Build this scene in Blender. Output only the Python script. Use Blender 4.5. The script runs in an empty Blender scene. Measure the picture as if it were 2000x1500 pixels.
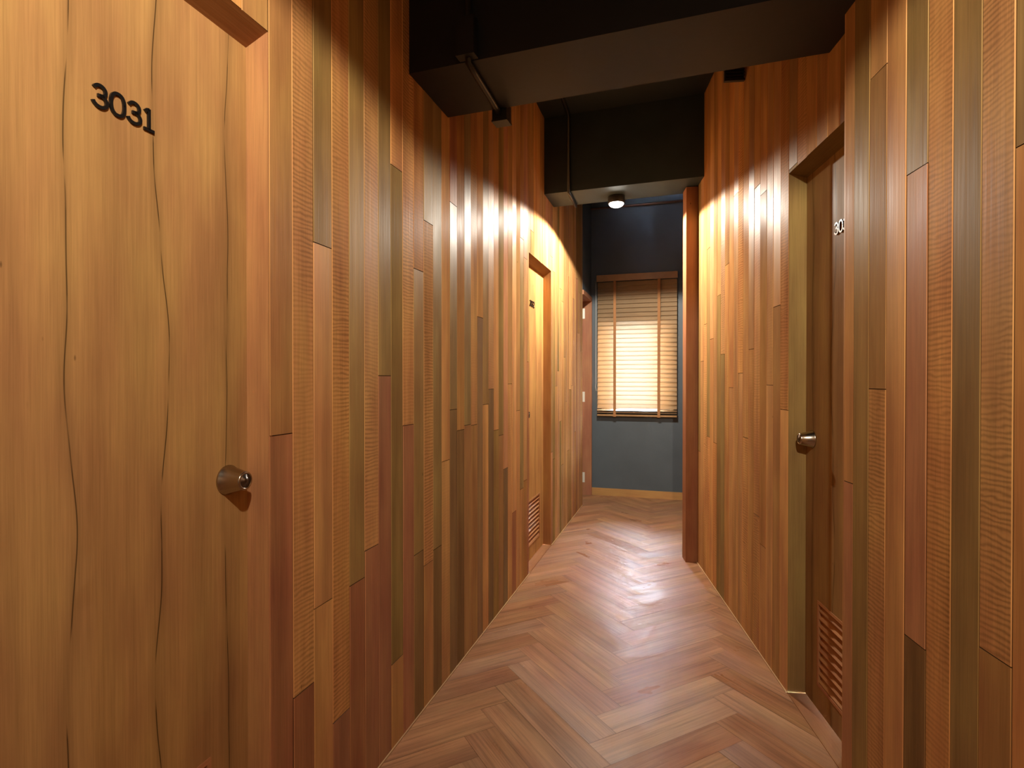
import bpy, bmesh, math, random
from mathutils import Vector, Matrix
random.seed(7)
S = bpy.context.scene
COL = S.collection

# ------------------------------------------------------------------ camera
cam_d = bpy.data.cameras.new('camera'); cam = bpy.data.objects.new('camera', cam_d); COL.objects.link(cam)
cam_d.sensor_width = 36; cam_d.lens = 36 * 1100 / 2000; cam_d.clip_start = 0.02
cam.location = (0, 0, 1.25)
cam.rotation_euler = (math.radians(90 - 0.42), 0, 0)
S.camera = cam

# ------------------------------------------------------------------ world (daylight outside the window)
W = bpy.data.worlds.new('daylight'); S.world = W; W.use_nodes = True
bg = W.node_tree.nodes['Background']
bg.inputs[0].default_value = (0.76, 0.84, 1.0, 1); bg.inputs[1].default_value = 320.0

S.view_settings.view_transform = 'Standard'; S.view_settings.look = 'None'
S.view_settings.exposure = 0.0; S.view_settings.gamma = 1.0
S.view_settings.use_curve_mapping = False

LAMP_H = 2.500
LAMPS = [  # position, watts, colour, radius, strength sideways, strength straight down
    ((0.752, 4.07, LAMP_H), 245, (1.0, 0.93, 0.80), 0.022, .74, .80),
    ((0.16, -0.22, 2.52), 205, (1.0, 0.89, 0.70), 0.022, 1.35, .12),
]

# ------------------------------------------------------------------ frames (s along wall, n out of wall, h up)
class Frame:
    def __init__(s, o, d, n): s.o = Vector(o); s.d = Vector(d).normalized(); s.n = Vector(n).normalized()
    def __call__(s, a, n, h):
        p = s.o + s.d * a + s.n * n
        return Vector((p.x, p.y, h))
    def off(s, n): return Frame(s.o + s.n * n, s.d, s.n)
FL = Frame((-0.968, 0, 0), (0.298, 1, 0), (1, -0.298, 0))          # left wall
FR = Frame((0.860, 0, 0), (0.106, 1, 0), (-1, 0.106, 0))           # right wall
FN = FR.off(0.0443)                                                # nearer, thicker part of right wall
FE = Frame((0.8625, 6.1425, 0), (1, -0.32, 0), (-0.32, -1, 0))     # end wall
W3 = Frame((0, 0, 0), (1, 0, 0), (0, 1, 0))                        # world: s=x n=y

# ------------------------------------------------------------------ helpers
class MB:
    """collects faces with uv in metres (u across grain, v along), a tone colour, a ripple amount and a random number"""
    def __init__(s): s.v = []; s.f = []; s.uv = []; s.tone = []; s.rib = []; s.rnd = []; s.mi = []; s.sm = []
    def face(s, pts, uvs=None, tone=(1, 1, 1), rib=0.0, rnd=0.0, mi=0, smooth=False):
        b = len(s.v); s.v += [tuple(p) for p in pts]; n = len(pts)
        s.f.append(tuple(range(b, b + n))); s.uv.append(uvs or [(0, 0)] * n)
        s.tone.append(tone); s.rib.append(rib); s.rnd.append(rnd); s.mi.append(mi); s.sm.append(smooth)
    def box(s, F, a0, a1, n0, n1, h0, h1, tone=(1, 1, 1), rib=0, rnd=None, grain='h', mi=0, top0=None, skip=()):
        """box in frame F; grain: axis the grain follows"""
        if rnd is None: rnd = random.random()
        P = {}
        for i, a in enumerate((a0, a1)):
            for j, n in enumerate((n0, n1)):
                for k, h in enumerate((h0, h1)): P[i, j, k] = ((a, n, h), F(a, n, h))
        fs = {'n1': [(0,1,0),(1,1,0),(1,1,1),(0,1,1)], 'n0': [(1,0,0),(0,0,0),(0,0,1),(1,0,1)],
              'a1': [(1,1,0),(1,0,0),(1,0,1),(1,1,1)], 'a0': [(0,0,0),(0,1,0),(0,1,1),(0,0,1)],
              'h1': [(0,1,1),(1,1,1),(1,0,1),(0,0,1)], 'h0': [(0,0,0),(1,0,0),(1,1,0),(0,1,0)]}
        ax = {'a': 0, 'n': 1, 'h': 2}
        for nm, idx in fs.items():
            if nm in skip: continue
            g = ax[grain]; other = [i for i in (0, 1, 2) if i != g and i != ax[nm[0]]]
            if ax[nm[0]] == g: uu, vv = [i for i in (0, 1, 2) if i != g]
            else: uu, vv = other[0], g
            s.face([P[q][1] for q in idx], [(P[q][0][uu], P[q][0][vv]) for q in idx], tone, rib, rnd, mi)
    def lathe(s, c, axis, prof, n=32, tone=(1,1,1), smooth=True, mi=0, cap0=False, cap1=True):
        """prof: list of (radius, distance along axis)"""
        axis = Vector(axis).normalized(); t = Vector((0, 0, 1)) if abs(axis.z) < .9 else Vector((1, 0, 0))
        e1 = axis.cross(t).normalized(); e2 = axis.cross(e1); c = Vector(c)
        def pt(r, d, k): a = 2 * math.pi * k / n; return c + axis * d + (e1 * math.cos(a) + e2 * math.sin(a)) * r
        for (r0, d0), (r1, d1) in zip(prof, prof[1:]):
            for k in range(n):
                if r1 < 1e-6: s.face([pt(r0,d0,k), pt(r0,d0,k+1), pt(0,d1,0)], None, tone, mi=mi, smooth=smooth)
                elif r0 < 1e-6: s.face([pt(0,d0,0), pt(r1,d1,k+1), pt(r1,d1,k)], None, tone, mi=mi, smooth=smooth)
                else: s.face([pt(r0,d0,k), pt(r0,d0,k+1), pt(r1,d1,k+1), pt(r1,d1,k)], None, tone, mi=mi, smooth=smooth)
        if cap1 and prof[-1][0] > 1e-6: s.face([pt(prof[-1][0], prof[-1][1], k) for k in range(n)], None, tone, mi=mi)
        if cap0 and prof[0][0] > 1e-6: s.face([pt(prof[0][0], prof[0][1], k) for k in range(n)][::-1], None, tone, mi=mi)
    def tube(s, pts, r, n=10, tone=(1,1,1)):
        pts = [Vector(p) for p in pts]; rings = []
        for i, p in enumerate(pts):
            d = (pts[min(i+1, len(pts)-1)] - pts[max(i-1, 0)]).normalized()
            t = Vector((0,0,1)) if abs(d.z) < .9 else Vector((1,0,0))
            e1 = d.cross(t).normalized(); e2 = d.cross(e1)
            rings.append([p + (e1*math.cos(2*math.pi*k/n) + e2*math.sin(2*math.pi*k/n))*r for k in range(n)])
        for A, B in zip(rings, rings[1:]):
            for k in range(n): s.face([A[k], A[(k+1)%n], B[(k+1)%n], B[k]], None, tone, smooth=True)
        s.face(rings[0][::-1], None, tone); s.face(rings[-1], None, tone)
    def build(s, name, mats, parent=None, weld=False, origin=None):
        if not isinstance(mats, (list, tuple)): mats = [mats]
        vs = [Vector(v) for v in s.v]
        if origin is None:
            if parent is None:
                xs=[v.x for v in vs]; ys=[v.y for v in vs]; zs=[v.z for v in vs]
                origin = Vector(((min(xs)+max(xs))/2, (min(ys)+max(ys))/2, min(zs)))
            else: origin = Vector(WLOC[parent.name])
        origin = Vector(origin)
        me = bpy.data.meshes.new(name); me.from_pydata([tuple(v - origin) for v in vs], [], s.f)
        me.uv_layers.new(name='UVMap'); ul = me.uv_layers['UVMap']; i = 0
        for q in s.uv:
            for p in q: ul.data[i].uv = p; i += 1
        me.attributes.new('tone', 'FLOAT_COLOR', 'FACE'); me.attributes.new('rib', 'FLOAT', 'FACE'); me.attributes.new('rnd', 'FLOAT', 'FACE')
        me.attributes['tone'].data.foreach_set('color', [c for t in s.tone for c in (*t, 1)])
        me.attributes['rib'].data.foreach_set('value', s.rib); me.attributes['rnd'].data.foreach_set('value', s.rnd)
        for i in range(len(s.f)):
            me.polygons[i].material_index = s.mi[i]; me.polygons[i].use_smooth = s.sm[i]
        for m in mats: me.materials.append(m)
        if any(s.sm):
            bm = bmesh.new(); bm.from_mesh(me); bmesh.ops.remove_doubles(bm, verts=bm.verts, dist=1e-5); bm.to_mesh(me); bm.free()
        o = bpy.data.objects.new(name, me); COL.objects.link(o)
        if parent is not None:
            o.parent = parent; o.location = origin - Vector(WLOC[parent.name])
        else: o.location = origin
        WLOC[o.name] = tuple(origin)
        return o
WLOC = {}
def empty(name, loc):
    o = bpy.data.objects.new(name, None); COL.objects.link(o); o.location = loc; o.empty_display_size = .1
    WLOC[o.name] = tuple(loc); return o
def tag(o, label=None, cat=None, group=None, kind=None):
    if label: o['label'] = label
    if cat: o['category'] = cat
    if group: o['group'] = group
    if kind: o['kind'] = kind
    return o

# ------------------------------------------------------------------ materials
def N(nt, t, **kw):
    n = nt.nodes.new(t)
    for k, v in kw.items(): setattr(n, k, v)
    return n
def newmat(name):
    m = bpy.data.materials.new(name); m.use_nodes = True
    nt = m.node_tree; return m, nt, nt.nodes['Principled BSDF']
def simple(name, col, rough=.5, metal=0, spec=.5, noise=0.0, nscale=20, bump=0.0, bscale=60):
    m, nt, b = newmat(name)
    b.inputs['Base Color'].default_value = (*col, 1); b.inputs['Roughness'].default_value = rough
    b.inputs['Metallic'].default_value = metal; b.inputs['Specular IOR Level'].default_value = spec
    tc = N(nt, 'ShaderNodeTexCoord')
    if noise:
        n = N(nt, 'ShaderNodeTexNoise'); n.inputs['Scale'].default_value = nscale; n.inputs['Detail'].default_value = 5
        nt.links.new(tc.outputs['Object'], n.inputs['Vector'])
        r = N(nt, 'ShaderNodeMapRange'); r.inputs[1].default_value = .3; r.inputs[2].default_value = .7; r.inputs[3].default_value = 1-noise; r.inputs[4].default_value = 1+noise
        nt.links.new(n.outputs['Fac'], r.inputs[0])
        v = N(nt, 'ShaderNodeVectorMath', operation='SCALE'); v.inputs[0].default_value = col
        nt.links.new(r.outputs[0], v.inputs['Scale']); nt.links.new(v.outputs[0], b.inputs['Base Color'])
    if bump:
        n = N(nt, 'ShaderNodeTexNoise'); n.inputs['Scale'].default_value = bscale; n.inputs['Detail'].default_value = 4
        nt.links.new(tc.outputs['Object'], n.inputs['Vector'])
        bp = N(nt, 'ShaderNodeBump'); bp.inputs['Strength'].default_value = bump; bp.inputs['Distance'].default_value = .002
        nt.links.new(n.outputs['Fac'], bp.inputs['Height']); nt.links.new(bp.outputs[0], b.inputs['Normal'])
    return m

def wood(name, rough=.41, coat=.0, seams=None, bumpx=.16, streak=(.76, 1.18), floor=False, spec=.25, matte=.76):
    m, nt, b = newmat(name); L = nt.links.new
    def math_(op, a, c=None, clamp=False):
        n = N(nt, 'ShaderNodeMath', operation=op); n.use_clamp = clamp
        for i, q in enumerate((a, c)):
            if q is None: continue
            if isinstance(q, (int, float)): n.inputs[i].default_value = q
            else: L(q, n.inputs[i])
        return n.outputs[0]
    def mr(src, a, c, d, e):
        n = N(nt, 'ShaderNodeMapRange'); L(src, n.inputs[0])
        for i, q in zip((1, 2, 3, 4), (a, c, d, e)): n.inputs[i].default_value = q
        return n.outputs[0]
    uv = N(nt, 'ShaderNodeUVMap'); uv.uv_map = 'UVMap'
    sx = N(nt, 'ShaderNodeSeparateXYZ'); L(uv.outputs[0], sx.inputs[0]); U, V = sx.outputs[0], sx.outputs[1]
    rnd = N(nt, 'ShaderNodeAttribute', attribute_name='rnd').outputs['Fac']
    rib = N(nt, 'ShaderNodeAttribute', attribute_name='rib').outputs['Fac']
    tone = N(nt, 'ShaderNodeAttribute', attribute_name='tone').outputs['Color']
    R = math_('MULTIPLY', rnd, 57.3)
    def noise(su, sv, detail=4, rough_=.55, dist=0.0, off=0.0):
        c = N(nt, 'ShaderNodeCombineXYZ'); L(math_('MULTIPLY', U, su), c.inputs[0]); L(math_('MULTIPLY', V, sv), c.inputs[1]); L(math_('ADD', R, off), c.inputs[2])
        n = N(nt, 'ShaderNodeTexNoise'); n.inputs['Scale'].default_value = 1; n.inputs['Detail'].default_value = detail; n.inputs['Roughness'].default_value = rough_; n.inputs['Distortion'].default_value = dist
        L(c.outputs[0], n.inputs['Vector']); return n.outputs['Fac']
    broad = noise(14, .9, 3, .5, .0)
    fine = noise(190, 3.2, 5, .65, 0, 3)
    hair = noise(520, 9, 3, .6, 0, 7)
    blot = noise(9, 3, 3, .5, .0, 11)
    f = math_('MULTIPLY', mr(broad, .3, .7, *streak), mr(fine, .3, .7, .90, 1.09))
    f = math_('MULTIPLY', f, mr(hair, .3, .7, .92, 1.07))
    f = math_('MULTIPLY', f, mr(blot, .3, .7, .88, 1.1))
    # ripple figure: short dark bars across the grain
    wob = noise(7, 15, 3, .55, .6, 5)
    ph = math_('ADD', math_('MULTIPLY', V, 2*math.pi*84), math_('MULTIPLY', wob, 17.0))
    ph = math_('ADD', ph, math_('MULTIPLY', U, math_('MULTIPLY', math_('SUBTRACT', rnd, .35), 60)))
    bar = math_('POWER', math_('ADD', math_('MULTIPLY', math_('SINE', ph), .5), .5), 1.5)
    patch = mr(noise(5, 1.6, 2, .5, 0, 17), .38, .6, .35, 1)
    amt = math_('MULTIPLY', math_('MULTIPLY', rib, patch), .38)
    f = math_('MULTIPLY', f, math_('SUBTRACT', 1.0, math_('MULTIPLY', bar, amt)))
    # small dark knots / nail holes
    if not floor:
        c = N(nt, 'ShaderNodeCombineXYZ'); L(math_('MULTIPLY', U, 30), c.inputs[0]); L(math_('MULTIPLY', V, 11), c.inputs[1]); L(R, c.inputs[2])
        vo = N(nt, 'ShaderNodeTexVoronoi'); vo.inputs['Scale'].default_value = 1; L(c.outputs[0], vo.inputs['Vector'])
        spot = mr(vo.outputs['Distance'], .05, .09, 1, 0)
        keep = mr(noise(3, 1.3, 1, .5, 0, 23), .64, .68, 0, .75)
        f = math_('MULTIPLY', f, math_('SUBTRACT', 1.0, math_('MULTIPLY', spot, keep)))
    if floor:
        dark = noise(75, 1.6, 5, .7, 0, 31)
        f = math_('MULTIPLY', f, mr(dark, .47, .70, 1, .60))
        wear = noise(3, 2.5, 4, .6, .5, 37)
    if seams:
        for (pos, wv, dk, fq) in seams:
            wobs = N(nt, 'ShaderNodeTexNoise', noise_dimensions='1D'); wobs.inputs['Scale'].default_value = fq; wobs.inputs['Detail'].default_value = 1.5
            L(math_('ADD', V, pos*31), wobs.inputs['W'])
            d = math_('ABSOLUTE', math_('SUBTRACT', math_('ADD', U, math_('MULTIPLY', math_('SUBTRACT', wobs.outputs['Fac'], .5), wv)), pos))
            br = N(nt, 'ShaderNodeTexNoise', noise_dimensions='1D'); br.inputs['Scale'].default_value = 4.5; L(math_('ADD', V, pos*77), br.inputs['W'])
            ln = math_('MULTIPLY', mr(d, .0006, .0020, dk, 0), mr(br.outputs['Fac'], .36, .5, .15, 1))
            halo = mr(d, .0, .018, .20, 0)
            f = math_('MULTIPLY', f, math_('SUBTRACT', 1.0, math_('MAXIMUM', ln, halo)))
    vs = N(nt, 'ShaderNodeVectorMath', operation='SCALE'); L(tone, vs.inputs[0]); L(f, vs.inputs['Scale'])
    # slight hue drift: darker streaks are redder
    hs = N(nt, 'ShaderNodeHueSaturation'); L(vs.outputs[0], hs.inputs['Color']); L(mr(blot, .3, .7, .492, .508), hs.inputs['Hue'])
    L(hs.outputs[0], b.inputs['Base Color'])
    rg = math_('ADD', mr(blot, .3, .7, rough-.06, rough+.07), math_('MULTIPLY', math_('SUBTRACT', rnd, .5), .12))
    if floor: rg = math_('ADD', rg, mr(wear, .3, .7, -.05, .12))
    L(rg, b.inputs['Roughness']); L(mr(rnd, 0, 1, spec*.45, spec*1.55), b.inputs['Specular IOR Level'])
    b.inputs['Coat Weight'].default_value = coat; b.inputs['Coat Roughness'].default_value = rough*.75
    # part of the surface has lost its varnish: mixed with a plain diffuse, plank by plank
    df = N(nt, 'ShaderNodeBsdfDiffuse'); L(hs.outputs[0], df.inputs['Color'])
    mxs = N(nt, 'ShaderNodeMixShader'); L(mr(rnd, 0, 1, min(.97, matte*1.25), matte*.62), mxs.inputs[0])
    L(b.outputs[0], mxs.inputs[1]); L(df.outputs[0], mxs.inputs[2]); L(mxs.outputs[0], nt.nodes['Material Output'].inputs[0])
    # bump: ridges run along the grain, so highlights spread sideways
    h1 = math_('MULTIPLY', noise(70, 1.5, 3, .55, 0, 41), 1.0)
    h = math_('ADD', h1, math_('MULTIPLY', fine, .25))
    h = math_('ADD', h, math_('MULTIPLY', noise(30, 22, 3, .5, .3, 47), .10))
    bp = N(nt, 'ShaderNodeBump'); bp.inputs['Strength'].default_value = bumpx; bp.inputs['Distance'].default_value = .004
    L(h, bp.inputs['Height']); L(bp.outputs[0], b.inputs['Normal']); L(bp.outputs[0], b.inputs['Coat Normal']); L(bp.outputs[0], df.inputs['Normal'])
    return m

M_clad = wood('oiled_plank_cladding')
M_floor = wood('worn_herringbone_boards', rough=.36, coat=.0, bumpx=.10, streak=(.76, 1.18), floor=True, spec=.36, matte=.2)
M_door = wood('door_veneer', rough=.46, coat=.0, bumpx=.10, streak=(.84, 1.12),
              seams=[(.064, .045, .72, 1.9), (.233, .060, .8, 1.6), (.413, .085, .75, 1.4), (.56, .05, .65, 1.5)])
M_trim = wood('jamb_timber', rough=.38, coat=.0, bumpx=.10, streak=(.86, 1.1))
M_black = simple('black_ceiling_paint', (.014, .022, .030), .6, noise=.15, nscale=6, bump=.25, bscale=30)
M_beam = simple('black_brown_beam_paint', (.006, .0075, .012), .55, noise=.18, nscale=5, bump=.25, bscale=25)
M_glareblk = simple('black_paint_with_glare', (.030, .052, .070), .55, noise=.15, nscale=5, bump=.25, bscale=25)  # black paint made lighter and bluer: lens glare put into the colour
M_steelblk = simple('black_painted_metal', (.014, .014, .015), .4)
M_wallb = simple('slate_blue_wall_paint', (.082, .102, .120), .5, noise=.10, nscale=3, bump=.2, bscale=40)
M_plain = simple('plain_plaster', (.30, .22, .15), .8, noise=.08)
M_nickel = simple('brushed_nickel', (.42, .37, .32), .24, 1)
M_nickel2 = simple('dark_keyway_metal', (.16, .14, .13), .3, 1)
M_digit = simple('black_gloss_number', (.010, .009, .009), .25)
M_dark = simple('dark_void', (.012, .008, .006), .9)
M_hinge = simple('galvanised_hinge', (.72, .70, .62), .4, .3)
M_pale = simple('pale_door_leaf', (.62, .55, .44), .5)  # pale tone gives the thin white line at the far doorway
M_cord = simple('white_pull_cord', (.75, .75, .72), .7)
M_pipe = simple('copper_brown_conduit', (.20, .12, .09), .4, .3)
M_grille = simple('dusty_dark_grille', (.035, .028, .024), .6)
M_frame = simple('white_window_frame', (.75, .74, .70), .45)

def slat_mat(name, col, trans, tcol):
    m, nt, b = newmat(name); L = nt.links.new
    tc = N(nt, 'ShaderNodeTexCoord'); mp = N(nt, 'ShaderNodeMapping'); mp.inputs['Scale'].default_value = (4, 4, 60); L(tc.outputs['Object'], mp.inputs[0])
    n = N(nt, 'ShaderNodeTexNoise'); n.inputs['Scale'].default_value = 3; L(mp.outputs[0], n.inputs['Vector'])
    r = N(nt, 'ShaderNodeMapRange'); r.inputs[1].default_value=.3; r.inputs[2].default_value=.7; r.inputs[3].default_value=.85; r.inputs[4].default_value=1.1; L(n.outputs['Fac'], r.inputs[0])
    v = N(nt, 'ShaderNodeVectorMath', operation='SCALE'); v.inputs[0].default_value = col; L(r.outputs[0], v.inputs['Scale'])
    L(v.outputs[0], b.inputs['Base Color']); b.inputs['Roughness'].default_value = .4
    t = N(nt, 'ShaderNodeBsdfTranslucent'); t.inputs[0].default_value = (*tcol, 1)
    mx = N(nt, 'ShaderNodeMixShader'); mx.inputs[0].default_value = trans
    L(b.outputs[0], mx.inputs[1]); L(t.outputs[0], mx.inputs[2])
    L(mx.outputs[0], nt.nodes['Material Output'].inputs[0]); return m
M_slat = slat_mat('honey_wood_slat', (.72, .52, .32), .56, (.90, .80, .66))
M_tape = simple('tan_ladder_tape', (.38, .17, .06), .8)
M_rail = simple('honey_wood_rail', (.36, .20, .085), .4, noise=.12, nscale=14)

mg = bpy.data.materials.new('window_glass'); mg.use_nodes = True; nt = mg.node_tree; nt.nodes.clear()
o_ = N(nt, 'ShaderNodeOutputMaterial'); tr = N(nt, 'ShaderNodeBsdfTransparent'); gl = N(nt, 'ShaderNodeBsdfGlossy'); gl.inputs['Roughness'].default_value = .02
lw = N(nt, 'ShaderNodeFresnel'); lw.inputs[0].default_value = 1.45; mx = N(nt, 'ShaderNodeMixShader')
tr.inputs[0].default_value = (.93, .96, .95, 1)
nt.links.new(lw.outputs[0], mx.inputs[0]); nt.links.new(tr.outputs[0], mx.inputs[1]); nt.links.new(gl.outputs[0], mx.inputs[2]); nt.links.new(mx.outputs[0], o_.inputs[0])
M_glass = mg
M_tint, nt, _b = newmat('added_amber_pane'); _t = N(nt, 'ShaderNodeBsdfTranslucent'); _t.inputs[0].default_value = (.50, .40, .28, 1)  # added side panes: tint dims daylight so the blind's middle looks brighter
nt.links.new(_t.outputs[0], nt.nodes['Material Output'].inputs[0])
def emis(name, col, st):
    m = bpy.data.materials.new(name); m.use_nodes = True; nt = m.node_tree; nt.nodes.clear()
    o = N(nt, 'ShaderNodeOutputMaterial'); e = N(nt, 'ShaderNodeEmission'); e.inputs[0].default_value = (*col, 1); e.inputs[1].default_value = st
    nt.links.new(e.outputs[0], o.inputs[0]); return m
M_bulb = emis('lit_lamp_diffuser', (1.0, .95, .82), 60)

# ------------------------------------------------------------------ plank cladding
T = {  # timber tones (albedo) and ripple figure
    'O': ((.50, .250, .094), .0), 'Y': ((.50, .248, .092), 1.), 'V': ((.275, .170, .062), .0), 'B': ((.36, .185, .070), .0),
    'R': ((.33, .142, .070), .0), 'P': ((.42, .200, .100), .0), 'D': ((.22, .128, .055), .0), 'G': ((.44, .225, .086), .25),
    'W': ((.46, .215, .078), .7)}
def jit(c, a=.10):
    k = 1 + random.uniform(-a, a); r = random.uniform(-.04, .04)
    return (c[0]*k*(1+r), c[1]*k, c[2]*k*(1-r))
RP = 'OOBBGRPWOBGVGBVO'
TOP = 3.14
def plank_piece(mb, F, a0, a1, h0, h1, code):
    tone, rib = T[code]; tone = jit(tone); rnd = random.random()
    g = .0007; c = .0016; dp = .0014; ce = .0005
    t0 = random.uniform(-.0009, .0009); t1 = random.uniform(-.0009, .0009)
    x0, x1, y0, y1 = a0+g, a1-g, h0+g, h1-g
    if x1 - x0 < .008: return
    outer = [(x0, -dp+t0), (x0+c, t0), (x1-c, t1), (x1, -dp+t1)]
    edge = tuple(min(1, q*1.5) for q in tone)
    def q(p0, p1, tn, rb):
        pts = [F(p0[0], p0[1], y0+ce), F(p1[0], p1[1], y0+ce), F(p1[0], p1[1], y1-ce), F(p0[0], p0[1], y1-ce)]
        mb.face(pts, [(p0[0], y0), (p1[0], y0), (p1[0], y1), (p0[0], y1)], tn, rb, rnd)
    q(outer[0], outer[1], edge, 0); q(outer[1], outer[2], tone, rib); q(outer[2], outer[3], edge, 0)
    for (ya, yb) in ((y0, y0+ce), (y1, y1-ce)):
        pts = [F(x0, -dp*1.5+t0, ya), F(x1, -dp*1.5+t1, ya), F(x1-c, t1, yb), F(x0+c, t0, yb)]
        if ya > yb: pts = pts[::-1]
        mb.face(pts, None, tuple(v*.35 for v in tone), 0, rnd)
    # sides down to the backing
    for (xx, tt, s_) in ((x0, t0, 1), (x1, t1, -1)):
        pts = [F(xx, -dp+tt, y0), F(xx, -dp+tt, y1), F(xx, -.008, y1), F(xx, -.008, y0)]
        mb.face(pts if s_ > 0 else pts[::-1], None, tuple(v*.5 for v in tone), 0, rnd)
def cladding(name, F, a_start, a_end, pitch, phase, openings, plan, label, base=0.0, extra=None, pal=RP):
    """openings: (a0, a1, head height); plan: {plank index: [(code, top height), ...] from the top down}"""
    mb = MB()
    k = math.floor((a_start - phase) / pitch)
    while phase + k*pitch < a_end - 1e-4:
        p0, p1 = max(a_start, phase + k*pitch), min(a_end, phase + (k+1)*pitch)
        cuts = [p0, p1]
        for (o0, o1, oh) in openings: cuts += [c for c in (o0, o1) if p0 + .002 < c < p1 - .002]
        cuts.sort()
        if k in plan: segs = plan[k]
        else:
            segs = []; h = TOP; h -= random.uniform(.9, 2.4)
            segs.append((random.choice(pal), h))
            while h > .5:
                h -= random.uniform(.9, 2.4)
                segs.append((random.choice(pal), max(h, 0)))
            segs[-1] = (segs[-1][0], 0)
        st = random.getstate()
        for c0, c1 in zip(cuts, cuts[1:]):
            low = base
            for (o0, o1, oh) in openings:
                if o0 - .001 <= (c0+c1)/2 <= o1 + .001: low = oh
            top = TOP
            for code, bot in segs:
                b_ = max(bot, low)
                if top - b_ > .01: plank_piece(mb, F, c0, c1, b_, top, code)
                top = min(top, bot)
                if top <= low: break
        k += 1
    # backing boards with the openings left free
    es = sorted([(a_start, a_start)] + [(o[0], o[1]) for o in openings] + [(a_end, a_end)])
    for (u0, u1), (v0, v1) in zip(es, es[1:]):
        if v0 - u1 > .01: mb.box(F, u1, v0, -.16, -.006, base, TOP, (.03, .018, .01))
    for (o0, o1, oh) in openings: mb.box(F, o0, o1, -.16, -.006, oh, TOP, (.03, .018, .01))
    if extra: extra(mb)
    o = mb.build(name, M_clad); tag(o, label, 'wall', kind='structure'); return o

HEAD = 2.066
def hz(y, z): return 1.25 + (742 - y) * z / 1100
D1 = (1.3843 - .64, 1.3843); D2 = (3.770, 4.422); D4 = (5.840, 6.385)
PL = .0836; phL = 1.3866
def zl(k): return (phL + (k + .5) * PL) * .9583
def pl(k, *segs): return [(c, hz(y, zl(k)) if y is not None else 0) for c, y in segs]
planL = {-2: [('O', 0)], -1: [('B', 0)],
    0: pl(0, ('B', 849), ('R', None)), 1: pl(1, ('Y', 1350), ('R', None)), 2: pl(2, ('V', 480), ('O', 1180), ('O', None)),
    3: pl(3, ('Y', 1400), ('R', None)), 4: pl(4, ('V', 1137), ('R', None)), 5: pl(5, ('Y', 1070), ('R', None)),
    6: pl(6, ('V', 734), ('R', None)), 7: pl(7, ('W', 330), ('V', 1290), ('B', None)), 8: pl(8, ('Y', 830), ('R', None)),
    9: pl(9, ('W', 528), ('V', 1080), ('D', None)), 10: pl(10, ('V', 436), ('Y', 1100), ('B', None)),
    11: pl(11, ('V', 1070), ('D', None)), 12: pl(12, ('O', 900), ('G', None)), 13: pl(13, ('R', 400), ('V', 800), ('D', None)),
    14: pl(14, ('B', 840), ('D', None)), 15: pl(15, ('V', 830), ('B', None)), 16: pl(16, ('G', 830), ('B', None)),
    17: pl(17, ('O', 620), ('D', None)), 18: pl(18, ('V', 790), ('O', None)), 19: pl(19, ('G', 760), ('D', None)),
    20: pl(20, ('O', 840), ('V', None)), 21: pl(21, ('V', 850), ('B', None)), 22: pl(22, ('P', 915), ('D', None)),
    23: pl(23, ('B', 750), ('G', None)), 24: pl(24, ('O', 1000), ('R', None))}
cladding('wall_left', FL, -1.6, 5.840, PL, phL, [(D1[0], D1[1], HEAD), (D2[0], D2[1], HEAD)], planL,
         'left corridor wall of narrow vertical timber planks in mixed browns')
# short clad piece over the far doorway
planR = {}
PR = .0850
phF = 2.250
cladding('wall_right', FR, 1.60, 3.861, PR, phF, [(1.600, 2.250, HEAD)], planR,
         'far right corridor wall of thin vertical timber planks past the recessed door', pal='OOGBGOWVGOYB')
phN = 1.627/.9944
def zn(k): return (phN + (k + .5) * PR) * .9944
def pn(k, *segs): return [(c, hz(y, zn(k)) if y is not None else 0) for c, y in segs]
planN = {0: pn(0, ('O', 941), ('P', None)), -1: pn(-1, ('V', None),), -2: pn(-2, ('O', 141), ('B', 760), ('Y', None)),
    -3: pn(-3, ('O', None),), -4: pn(-4, ('V', 331), ('P', 1257), ('D', None)), -5: pn(-5, ('Y', None),),
    -6: pn(-6, ('V', None),), -7: pn(-7, ('Y', 1287), ('B', None)), -8: pn(-8, ('V', 270), ('O', None)), -9: [('B', 0)]}
def endface(mb): mb.box(FN, 1.690, 1.6975, -.16, -.001, 0, TOP, T['O'][0])
cladding('wall_right', FN, -1.6, 1.6905, PR, phN, [], planN,
         'near right corridor wall of wide-looking vertical timber planks that stands proud of the door', extra=endface)

# end post of the right wall
mb = MB()
mb.box(FR, 3.866, 3.980, -.16, .078, 0, 2.566, T['R'][0], grain='h')
tag(mb.build('trim_1', M_trim), 'reddish timber end post closing the right plank wall, beside the blue wall', 'trim', kind='structure')

# ------------------------------------------------------------------ floor: herringbone
mb = MB()
Lp, Wp, npk = .60, .12, 5
ax = Vector((.2856, .9583)); rt = Vector((.9583, -.2856))
eu = (ax + rt) / math.sqrt(2); ev = (ax - rt) / math.sqrt(2)
org = Vector((.4617, 2.442)) - eu*(-.5*Wp)
FT = [(.345,.172,.086), (.325,.160,.080), (.355,.180,.090), (.305,.146,.076), (.325,.155,.080), (.345,.170,.085), (.32,.150,.077), (.36,.184,.093)]
def floor_plank(u0, v0, du, dv):
    g = .0005
    c = org + eu*(u0+du/2) + ev*(v0+dv/2)
    if c.y < -1.9 or c.y > 6.9 or c.x < -1.9 or c.x > 2.9: return
    P = [(u0+g, v0+g), (u0+du-g, v0+g), (u0+du-g, v0+dv-g), (u0+g, v0+dv-g)]
    z = random.uniform(-.0003, .0003)
    pts = [(*(org + eu*a + ev*b), z) for a, b in P]
    uvs = [(b, a) if du > dv else (a, b) for a, b in P]
    mb.face(pts, uvs, jit(random.choice(FT), .09), 0, random.random())
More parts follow.
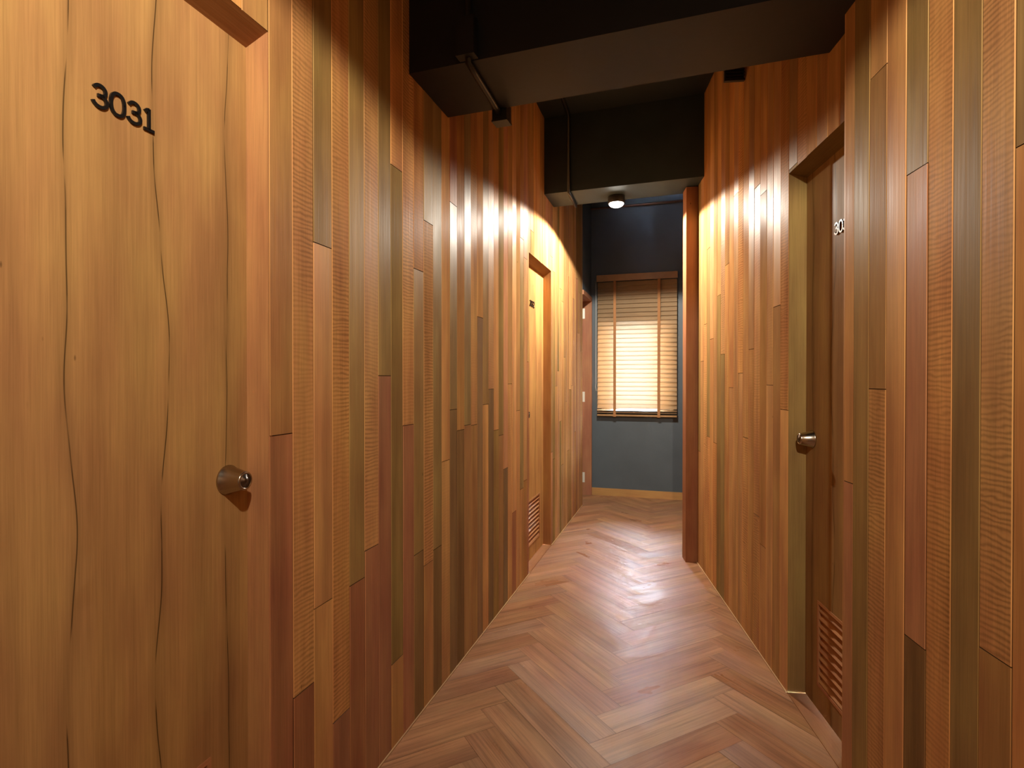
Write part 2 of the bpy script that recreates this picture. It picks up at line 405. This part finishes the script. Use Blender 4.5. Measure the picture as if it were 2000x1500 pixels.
for m_ in range(-8, 9):
    for k in range(-60, 70):
        a, b_ = k + m_*npk, k - m_*npk
        floor_plank(a*Wp, b_*Wp, Lp, Wp)
        floor_plank((a+npk)*Wp, (b_-npk+1)*Wp, Wp, Lp)
mb.box(W3, -1.7, 3.0, -1.7, 7.0, -.06, -.0012, (.05, .022, .012))
tag(mb.build('floor', M_floor), 'worn brown herringbone timber floor of the corridor', 'floor', kind='structure')

# thin pale strips at the foot of the walls
SK = (.48, .30, .16)
for F, spans, nm, side in ((FL, [(D1[1], D2[0]), (D2[1], 5.84)], 'baseboard_left', 'left'), (FR, [(2.25, 3.866)], 'baseboard_right', 'right')):
    mb = MB()
    for a, b_ in spans: mb.box(F, a, b_, .0005, .005, 0, .006, SK, grain='a')
    tag(mb.build(nm, M_trim), 'thin pale wooden bead along the foot of the %s plank wall' % side, 'baseboard', kind='structure')

# ------------------------------------------------------------------ doors
def stroke(mb, F, pts, w, a_of, h_of, n0, n1):
    """flat raised stroke along a polyline in glyph space"""
    P = [Vector((a_of(x), h_of(y))) for x, y in pts]; L_, R_ = [], []
    for i, p in enumerate(P):
        d = (P[min(i+1, len(P)-1)] - P[max(i-1, 0)]).normalized(); q = Vector((-d.y, d.x)) * w/2
        L_.append(p + q); R_.append(p - q)
    for i in range(len(P)-1):
        A, B, C, D = L_[i], R_[i], R_[i+1], L_[i+1]
        mb.face([F(v.x, n1, v.y) for v in (A, B, C, D)], smooth=False)
        mb.face([F(v.x, n, v.y) for v, n in ((A, n0), (A, n1), (D, n1), (D, n0))])
        mb.face([F(v.x, n, v.y) for v, n in ((B, n0), (B, n1), (C, n1), (C, n0))])
    for (A, B) in ((L_[0], R_[0]), (L_[-1], R_[-1])):
        mb.face([F(v.x, n, v.y) for v, n in ((A, n0), (B, n0), (B, n1), (A, n1))])
def arc(cx, cy, rx, ry, a0, a1, n=18): return [(cx + rx*math.cos(math.radians(a0+(a1-a0)*i/n)), cy + ry*math.sin(math.radians(a0+(a1-a0)*i/n))) for i in range(n+1)]
GL = {'3': [arc(.48, .745, .38, .235, 165, -90) + [(.34, .51)], arc(.48, .265, .46, .265, 90, -168)],
      '0': [[(.5 + .46*(abs(math.cos(t))**.82)*(1 if math.cos(t) > 0 else -1), .5 + .5*(abs(math.sin(t))**.82)*(1 if math.sin(t) > 0 else -1)) for t in [2*math.pi*i/40 for i in range(42)]]],
      '1': [[(.12, .86), (.30, .97), (.52, 1.0)], [(.50, 1.04), (.50, 0)], [(.02, 0), (.98, 0)]],
      '2': [arc(.48, .72, .40, .28, 170, -35) + [(.06, .02)], [(.02, 0), (.95, 0)]]}
def knob(F, a, h, n0, parent):
    c = F(a, n0, h); ax_ = F.n
    mb = MB()
    mb.lathe(c, ax_, [(.0335, 0), (.0340, .002), (.0335, .004), (.0310, .007), (.0215, .046), (.0212, .0495), (.0195, .051), (.0165, .0512), (.0162, .0500)], 40)
    k = mb.build('door_knob', M_nickel, parent); tag(k, 'brushed metal tapered door knob')
    mb = MB()
    mb.lathe(c, ax_, [(.0160, .0499), (.0158, .0508), (.0085, .0508), (.0082, .0522), (0, .0522)], 32)
    mb.box(Frame(c, F.d, F.n), -.0008, .0008, .0520, .0528, h-.0045, h+.0045)
    cy = mb.build('lock_cylinder', M_nickel2, k)
    return k
def door(n, F, a0, a1, depth, head, far_is, tone, jtone, digits, label, dirn, num_s, drop=.027, louver=True, nb=1.757, knob_at=None):
    """door recessed behind frame F between a0 and a1; knob and louver measured from the far jamb a1; dirn +1: text runs with s"""
    root = empty('door_%d' % n, F(a1, 0, 0)); tag(root, label, 'door', kind='structure')
    # frame: two jambs, a soffit that drops to the inside, a stop, a threshold
    mb = MB(); jt = .012
    for (x0, x1) in ((a1 - .0005, a1 + jt), (a0 - jt, a0 + .0005)):
        mb.box(F, x0, x1, -depth - .05, -.0015, 0, head, jtone, rnd=.37, grain='h')
    s0, s1 = a0, a1
    P = [F(s0, .0, head), F(s1, .0, head), F(s1, -depth, head - drop), F(s0, -depth, head - drop)]
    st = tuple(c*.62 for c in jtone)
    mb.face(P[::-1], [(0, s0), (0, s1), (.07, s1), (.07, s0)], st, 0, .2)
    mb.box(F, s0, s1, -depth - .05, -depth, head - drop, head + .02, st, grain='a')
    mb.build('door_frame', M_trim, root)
    mb = MB(); mb.box(F, a0, a1, -depth - .03, 0, 0, .0035, (.26, .115, .05), grain='a'); mb.build('threshold', M_trim, root)
    # leaf with a louver cut-out
    fn = -depth; bk = -depth - .035; top = head - drop + .004
    e0, e1, lb, lt = a1 - .114 - .385, a1 - .114, .100, .420
    mb = MB()
    if louver:
        for (x0, x1, y0, y1, sk) in ((a0, a1, lt, top, ()), (a0, a1, .008, lb, ()), (a0, e0, lb, lt, ()), (e1, a1, lb, lt, ())):
            b0 = len(mb.f); mb.box(F, x0 + (.001 if x0 == a0 else 0), x1 - (.001 if x1 == a1 else 0), bk, fn, y0, y1, tone, rnd=.11*n, grain='h')
    else: mb.box(F, a0 + .001, a1 - .001, bk, fn, .008, top, tone, rnd=.11*n)
    mb.uv = [[(a1 - u, v) for u, v in q] for q in mb.uv]
    lf = mb.build('door_leaf', M_door if louver else M_pale, root)
    if louver:
        mb = MB(); lt_ = (.42, .19, .085); w = .011
        mb.box(F, e0, e1, fn - .03, fn + .0025, lt - w, lt, lt_, grain='a'); mb.box(F, e0, e1, fn - .03, fn + .0025, lb, lb + w, lt_, grain='a')
        mb.box(F, e0, e0 + w, fn - .03, fn + .0025, lb + w, lt - w, lt_); mb.box(F, e1 - w, e1, fn - .03, fn + .0025, lb + w, lt - w, lt_)
        ns = 10; ph = (lt - lb - 2*w) / ns
        for i in range(ns):
            y = lb + w + ph*(i + .5); x0, x1 = e0 + w, e1 - w
            # slat: outer edge low, inner edge high
            q = [(fn - .001, y - ph*.46), (fn + .001, y - ph*.28), (fn - .026, y + ph*.60), (fn - .028, y + ph*.42)]
            for j in range(4):
                (n0_, h0_), (n1_, h1_) = q[j], q[(j+1) % 4]
                mb.face([F(x0, n0_, h0_), F(x1, n0_, h0_), F(x1, n1_, h1_), F(x0, n1_, h1_)], [(0, x0), (0, x1), (.02, x1), (.02, x0)], lt_, 0, random.random())
        lv = mb.build('louver_vent', M_trim, root); tag(lv, 'reddish louvered vent panel low in the door')
        mb = MB(); mb.box(F, e0, e1, bk - .002, bk, lb, lt); mb.build('vent_backing', M_dark, lv)
        knob(F, a1 - .062 if knob_at is None else knob_at, 1.022, fn, root)
    # number
    if digits:
        H_, Wd, adv = .0450, .0278, .0328
        for i, ch in enumerate(digits):
            x_start = num_s + dirn*(i*adv)
            wd = Wd if ch != '1' else .023
            mb = MB()
            for pts in GL[ch]:
                stroke(mb, F, pts, .0060, lambda x: x_start + dirn*(x*wd), lambda y: nb + y*(H_-.0060) + .0030, fn, fn + .004)
            mb.build('digit', M_digit, root)
    return root
door(1, FL, D1[0], D1[1], .062, HEAD, 1, (.41, .228, .090), (.48, .235, .105), '3031', 'golden veneered door numbered 3031 at near left with a metal knob', +1, 1.0155, .027, nb=1.731)
door(2, FL, D2[0], D2[1], .062, HEAD, 1, (.50, .26, .09), (.42, .21, .08), '3032', 'farther door in the left plank wall with a small black number and louver', +1, D2[1] - .405, .035, knob_at=D2[0] + .048)
door(3, FR, 1.600, 2.250, .068, HEAD, 1, (.31, .175, .070), (.33, .215, .082), '3033', 'dark brown recessed door in the right wall, half hidden by near planks', -1, 2.250 - .245, .018)

# far left doorway at the corner, its hinges showing
root = empty('door_4', FL(6.385, 0, 0)); tag(root, 'far left doorway frame with metal hinges beside the blue end wall', 'door', kind='structure')
mb = MB(); jt4 = (.36, .155, .085)
mb.box(FL, 6.372, 6.403, -.13, .012, 0, 2.10, jt4)
mb.box(FL, 5.842, 6.403, -.13, .012, 2.10, 2.145, jt4, grain='a')
mb.box(FL, 5.842, 5.86, -.13, -.002, 0, 2.10, jt4)
mb.build('door_frame', M_trim, root)
mb = MB(); mb.box(FL, 5.861, 6.370, -.135, -.098, .008, 2.095, (1, 1, 1)); mb.build('door_leaf', M_pale, root)
for hh in (1.97, 1.066, .19):
    mb = MB(); mb.box(FL, 6.3685, 6.3715, -.096, -.062, hh - .055, hh + .055)
    mb.lathe(FL(6.365, -.094, hh - .055), (0, 0, 1), [(.006, 0), (.006, .11)], 12, cap0=True)
    mb.build('hinge', M_hinge, root)
# wall over the far doorway (painted black like the ceiling zone)
mb = MB(); mb.box(FL, 5.842, 6.42, -.16, 0, 2.145, 3.25); mb.box(FL, 5.842, 6.42, -.30, -.20, 0, 2.145)
tag(mb.build('wall_left', M_wallb), 'dark painted wall piece above the far left doorway', 'wall', kind='structure')

# ------------------------------------------------------------------ end wall with window
WQ0, WQ1, WH0, WH1 = .115, .865, .925, 1.850
mb = MB(); T0 = 3.25
mb.box(FE, -.4, WQ0, -.14, 0, 0, T0); mb.box(FE, WQ1, 2.2, -.14, 0, 0, T0)
mb.box(FE, WQ0, WQ1, -.14, 0, 0, WH0); mb.box(FE, WQ0, WQ1, -.14, 0, WH1, T0)
tag(mb.build('wall_end', M_wallb), 'slate blue painted end wall behind the window blind', 'wall', kind='structure')
root = empty('window_1', FE((WQ0+WQ1)/2, -.10, WH0)); tag(root, 'bright daylit window behind the wooden blind', 'window', kind='structure')
mb = MB(); fw = .022
mb.box(FE, WQ0, WQ0+fw, -.12, -.08, WH0, WH1); mb.box(FE, WQ1-fw, WQ1, -.12, -.08, WH0, WH1)
mb.box(FE, WQ0+fw, WQ1-fw, -.12, -.08, WH0, WH0+fw); mb.box(FE, WQ0+fw, WQ1-fw, -.12, -.08, WH1-fw, WH1)
for qq in (.262, .722): mb.box(FE, qq-.012, qq+.012, -.12, -.08, WH0+fw, WH1-fw)
mb.build('window_frame', M_frame, root)
mb = MB(); mb.box(FE, .274, .710, -.102, -.098, WH0+fw, WH1-fw); mb.build('window_pane', M_glass, root)
for q0, q1 in ((WQ0+fw, .250), (.734, WQ1-fw)):
    mb = MB(); mb.box(FE, q0, q1, -.102, -.098, WH0+fw, WH1-fw); tag(mb.build('window_pane', M_tint, root), 'added amber side pane that dims the blind beside the tapes')
mb = MB(); mb.box(FE, WQ0+.001, WQ1-.001, -.078, .012, WH0+.0005, WH0+.014); mb.build('window_sill', M_frame, root)
mb = MB(); mb.box(FE, .0, 2.2, .0005, .013, 0, .078, (.50, .27, .10), grain='a')
tag(mb.build('baseboard_end', M_trim), 'honey coloured wooden baseboard under the blue end wall', 'baseboard', kind='structure')

# blind
root = empty('window_blind', FE(.489, .05, .86)); tag(root, 'honey wood slatted blind hanging over the window on the blue end wall', 'blind')
B0, B1, BN = .078, .900, .050
mb = MB(); mb.box(FE, B0-.006, B1+.006, BN+.022, BN+.034, 2.300, 2.368); mb.box(FE, B0, B1, .002, BN+.022, 2.325, 2.364)
tag(mb.build('headrail', M_rail, root), 'brown wooden valance at the top')
mb = MB(); mb.box(FE, B0, B1, BN-.022, BN+.022, .864, .882); mb.build('bottom_rail', M_rail, root)
pitch = .0465; slat_mesh = None
def slat_geo(h, tilt, first=None):
    mb = MB(); hw = .0268; th = .0014; seg = 6
    pr = []
    for i in range(seg+1):
        t = -1 + 2*i/seg; pr.append((t*hw, .0035*(1 - t*t)))
    ct, st_ = math.cos(tilt), math.sin(tilt)
    def P(x, y, a): return FE(a, BN + x*ct - y*st_, h + (-x*st_ - y*ct)*-1 if False else h - x*st_ + y*ct)
    for side in (th, -th):
        for (x0, y0), (x1, y1) in zip(pr, pr[1:]):
            mb.face([P(x0, y0+side, B0), P(x0, y0+side, B1), P(x1, y1+side, B1), P(x1, y1+side, B0)], smooth=True)
    for i in (0, -1):
        x, y = pr[i]; mb.face([P(x, y-th, B0), P(x, y-th, B1), P(x, y+th, B1), P(x, y+th, B0)])
    for a in (B0, B1):
        for (x0, y0), (x1, y1) in zip(pr, pr[1:]): mb.face([P(x0, y0-th, a), P(x1, y1-th, a), P(x1, y1+th, a), P(x0, y0+th, a)])
    return mb
h = 2.300 - .03; i = 0
tp = slat_geo(h, math.radians(70)).build('slat', M_slat, root)
while h - pitch > .955:
    h -= pitch; i += 1
    c = tp.copy(); c.parent = root; COL.objects.link(c); c.location = tp.location + Vector((0, 0, -pitch*i))
for hh in (.905, .926): slat_geo(hh, math.radians(8)).build('slat', M_rail, root)
for q in (.2643, .720):
    mb = MB(); mb.box(FE, q-.014, q+.014, BN+.0255, BN+.0270, .875, 2.30); mb.box(FE, q-.015, q+.015, BN+.0235, BN+.0290, .858, .886)
    mb.build('ladder_tape', M_tape, root)
mb = MB(); pts = [FE(.062, BN+.01, 2.31 - .1*j) for j in range(12)] + [FE(.058, BN+.01, 1.18), FE(.066, BN+.01, 1.13)]
mb.tube(pts, .0025, 6); mb.build('pull_cord', M_cord, root)

# ------------------------------------------------------------------ ceiling, beams
def slope_box(mb, x0, x1, zn0, zn1, sl, h0, h1, xr=0.0):
    """box across the corridor: near edge z = zn0 - sl*(x-xr), far edge zn1 - sl*(x-xr)"""
    P = lambda x, z0, h: Vector((x, z0 - sl*(x - xr), h))
    c = [P(x, z, h) for h in (h0, h1) for x, z in ((x0, zn0), (x1, zn0), (x1, zn1), (x0, zn1))]
    for q in ((0,3,2,1), (4,5,6,7), (0,1,5,4), (1,2,6,5), (2,3,7,6), (3,0,4,7)): mb.face([c[i] for i in q])
mb = MB(); mb.box(W3, -2.0, 3.2, -2.0, 4.12, 3.11, 3.30)
tag(mb.build('ceiling', M_black), 'black painted ceiling above the corridor', 'ceiling', kind='structure')
mb = MB(); mb.box(W3, -1.2, 3.2, 4.12, 7.2, 3.20, 3.34)
tag(mb.build('ceiling', M_black), 'black painted ceiling above the window end', 'ceiling', kind='structure')
def line_left(z0, sl): return (z0 + sl*.968/.298*0, )
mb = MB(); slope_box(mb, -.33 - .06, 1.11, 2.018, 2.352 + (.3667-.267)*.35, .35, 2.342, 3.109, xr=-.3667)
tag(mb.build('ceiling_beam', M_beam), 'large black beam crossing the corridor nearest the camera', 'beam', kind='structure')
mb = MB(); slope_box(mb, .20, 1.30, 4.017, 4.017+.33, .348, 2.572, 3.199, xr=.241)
tag(mb.build('ceiling_beam', M_glareblk), 'smaller black beam farther down the corridor above the round lamp', 'beam', kind='structure')
mb = MB(); slope_box(mb, -1.3, 1.2, -.55, .05, .0, 2.585, 3.109)
tag(mb.build('ceiling_beam', M_beam), 'black beam overhead behind the viewpoint', 'beam', kind='structure')

# closing walls out of view
mb = MB(); mb.box(W3, -1.9, 1.3, -1.62, -1.52, 0, 3.11); tag(mb.build('wall_back', M_plain), 'plain plaster wall closing the corridor behind the viewpoint', 'wall', kind='structure')
mb = MB(); mb.box(W3, 2.55, 2.65, 3.7, 7.0, 0, 3.2); mb.box(W3, 1.44, 2.55, 3.72, 3.86, 0, 3.2)
tag(mb.build('wall_side', M_wallb), 'dark side walls of the space round the corner', 'wall', kind='structure')

# ------------------------------------------------------------------ conduit, boxes, pipe, vent
def cx(z): return -.0322 + .27*(z - 2.359)
def bz(z0, sl, xr): # solve z on line and cx
    x = (0) ; z = z0
    for _ in range(20): z = z0 - sl*(cx(z) - xr)
    return z
z1n = bz(2.018, .35, -.3667); z1f = bz(2.387, .35, -.3667); z2n = bz(4.017, .348, .241); z2f = bz(4.347, .348, .241)
root = empty('electrical_conduit', (cx(z1n), z1n, 2.33)); tag(root, 'black metal conduit run strapped round the two ceiling beams', 'conduit')
r = .011
mb = MB()
pts = [(cx(z1n-r-.002), z1n-r-.002, 3.10), (cx(z1n-r-.002), z1n-r-.002, 2.42), (cx(z1n-r-.002), z1n-r-.002, 2.342-r-.001), (cx(z1n+.05), z1n+.05, 2.342-r-.001), (cx(z1f-.05), z1f-.05, 2.342-r-.001), (cx(z1f+.02), z1f+.02, 2.342-r-.001)]
mb.tube(pts, r, 12)
mb.tube([(cx(z1f+.02), z1f+.02, 2.36), (cx(z1f+.02), z1f+.02, 3.11-r), (cx(z1f+.05), z1f+.05, 3.11-r-.002), (cx(z2n-.05), z2n-.05, 3.11-r-.002), (cx(z2n-r-.002), z2n-r-.002, 3.08), (cx(z2n-r-.002), z2n-r-.002, 2.572-r-.001), (cx(z2n+.03), z2n+.03, 2.572-r-.001), (cx(z2f), z2f, 2.572-r-.001)], r, 12)
mb.build('conduit_pipe', M_steelblk, root)
Fd = Frame((cx(0), 0, 0), (1, -.35, 0), (.35, 1, 0))
def jbox(nm, x, z, h0, h1, w, d):
    mb = MB(); F = Frame((x, z, 0), (1, -.35, 0), (.35, 1, 0)); mb.box(F, -w/2, w/2, -d/2, d/2, h0, h1)
    mb.box(F, -w/2-.002, w/2+.002, -d/2-.002, d/2+.002, h0-.003, h0+.004)
    return mb.build(nm, M_beam if 'cover' in nm else M_steelblk, root)
jbox('junction_cover', cx(z1n) - .008, z1n-.022, 2.347, 2.475, .064, .036)
jbox('junction_box', cx(z1f) + .012, z1f + .032, 2.300, 2.37, .062, .056)
mb = MB(); mb.tube([FE(-.02, .03, 3.100), FE(.45, .03, 3.100), FE(1.2, .03, 3.100)], .012, 10)
tag(mb.build('water_pipe', M_pipe), 'thin reddish pipe running high across the dark end wall', 'pipe')
root = empty('wall_vent', FR(2.82, .05, 2.737)); tag(root, 'small dusty louvered vent box high on right wall behind the near beam', 'vent')
mb = MB()
mb.box(FR, 2.818, 2.836, .002, .100, 2.737, 2.742); mb.box(FR, 2.818, 2.836, .002, .100, 2.90, 2.905)
mb.box(FR, 2.818, 2.836, .094, .100, 2.742, 2.90); mb.box(FR, 2.833, 2.836, .002, .094, 2.742, 2.90)
mb.build('vent_housing', M_grille, root)
mb = MB()
for j in range(10): mb.box(FR, 2.820, 2.833, .003, .094, 2.745+.016*j, 2.751+.016*j)
mb.build('grille', M_grille, root)

# ------------------------------------------------------------------ lamps
def lamp(i, pos, watts, col, rad, side, down, top, label):
    x, y, z = pos
    root = empty('ceiling_lamp', (x, y, top)); tag(root, label, 'lamp')
    mb = MB(); mb.lathe((x, y, top), (0, 0, -1), [(.058, .0005), (.060, .004), (.060, top - z - .022), (.058, top - z - .020), (.052, top - z - .020)], 40, cap0=True, cap1=False)
    mb.build('lamp_housing', M_steelblk, root)
    mb = MB(); prof = [(.052*math.cos(t), top - z - .020 + .026*math.sin(t)) for t in [math.pi/2*k/8 for k in range(9)]]
    prof[-1] = (0, prof[-1][1]); mb.lathe((x, y, top), (0, 0, -1), prof, 32)
    tag(mb.build('lamp_diffuser', M_bulb, root), 'glowing white round diffuser')
    ld = bpy.data.lights.new('lamp_light', 'SPOT'); ld.energy = watts; ld.color = col; ld.shadow_soft_size = rad
    ld.spot_size = math.radians(165); ld.spot_blend = .09
    ld.use_nodes = True; nt = ld.node_tree; em = nt.nodes['Emission']   # opal dome: throws more light sideways than straight down
    tc = N(nt, 'ShaderNodeTexCoord'); sp = N(nt, 'ShaderNodeSeparateXYZ'); ab = N(nt, 'ShaderNodeMath', operation='ABSOLUTE'); m_ = N(nt, 'ShaderNodeMapRange')
    nt.links.new(tc.outputs['Normal'], sp.inputs[0]); nt.links.new(sp.outputs[2], ab.inputs[0]); nt.links.new(ab.outputs[0], m_.inputs[0])
    m_.inputs[1].default_value = 0; m_.inputs[2].default_value = 1; m_.inputs[3].default_value = side; m_.inputs[4].default_value = down
    nt.links.new(m_.outputs[0], em.inputs['Strength'])
    lo = bpy.data.objects.new('lamp_light', ld); COL.objects.link(lo); lo.parent = root
    lo.location = (0, 0, (z - .040) - top); lo.rotation_euler = (0, 0, 0)
lamp(0, *LAMPS[0], 2.572, 'round black surface lamp glowing white under the farther beam')
lamp(1, *LAMPS[1], 2.585, 'round black lamp overhead behind the viewpoint lighting the near doors')
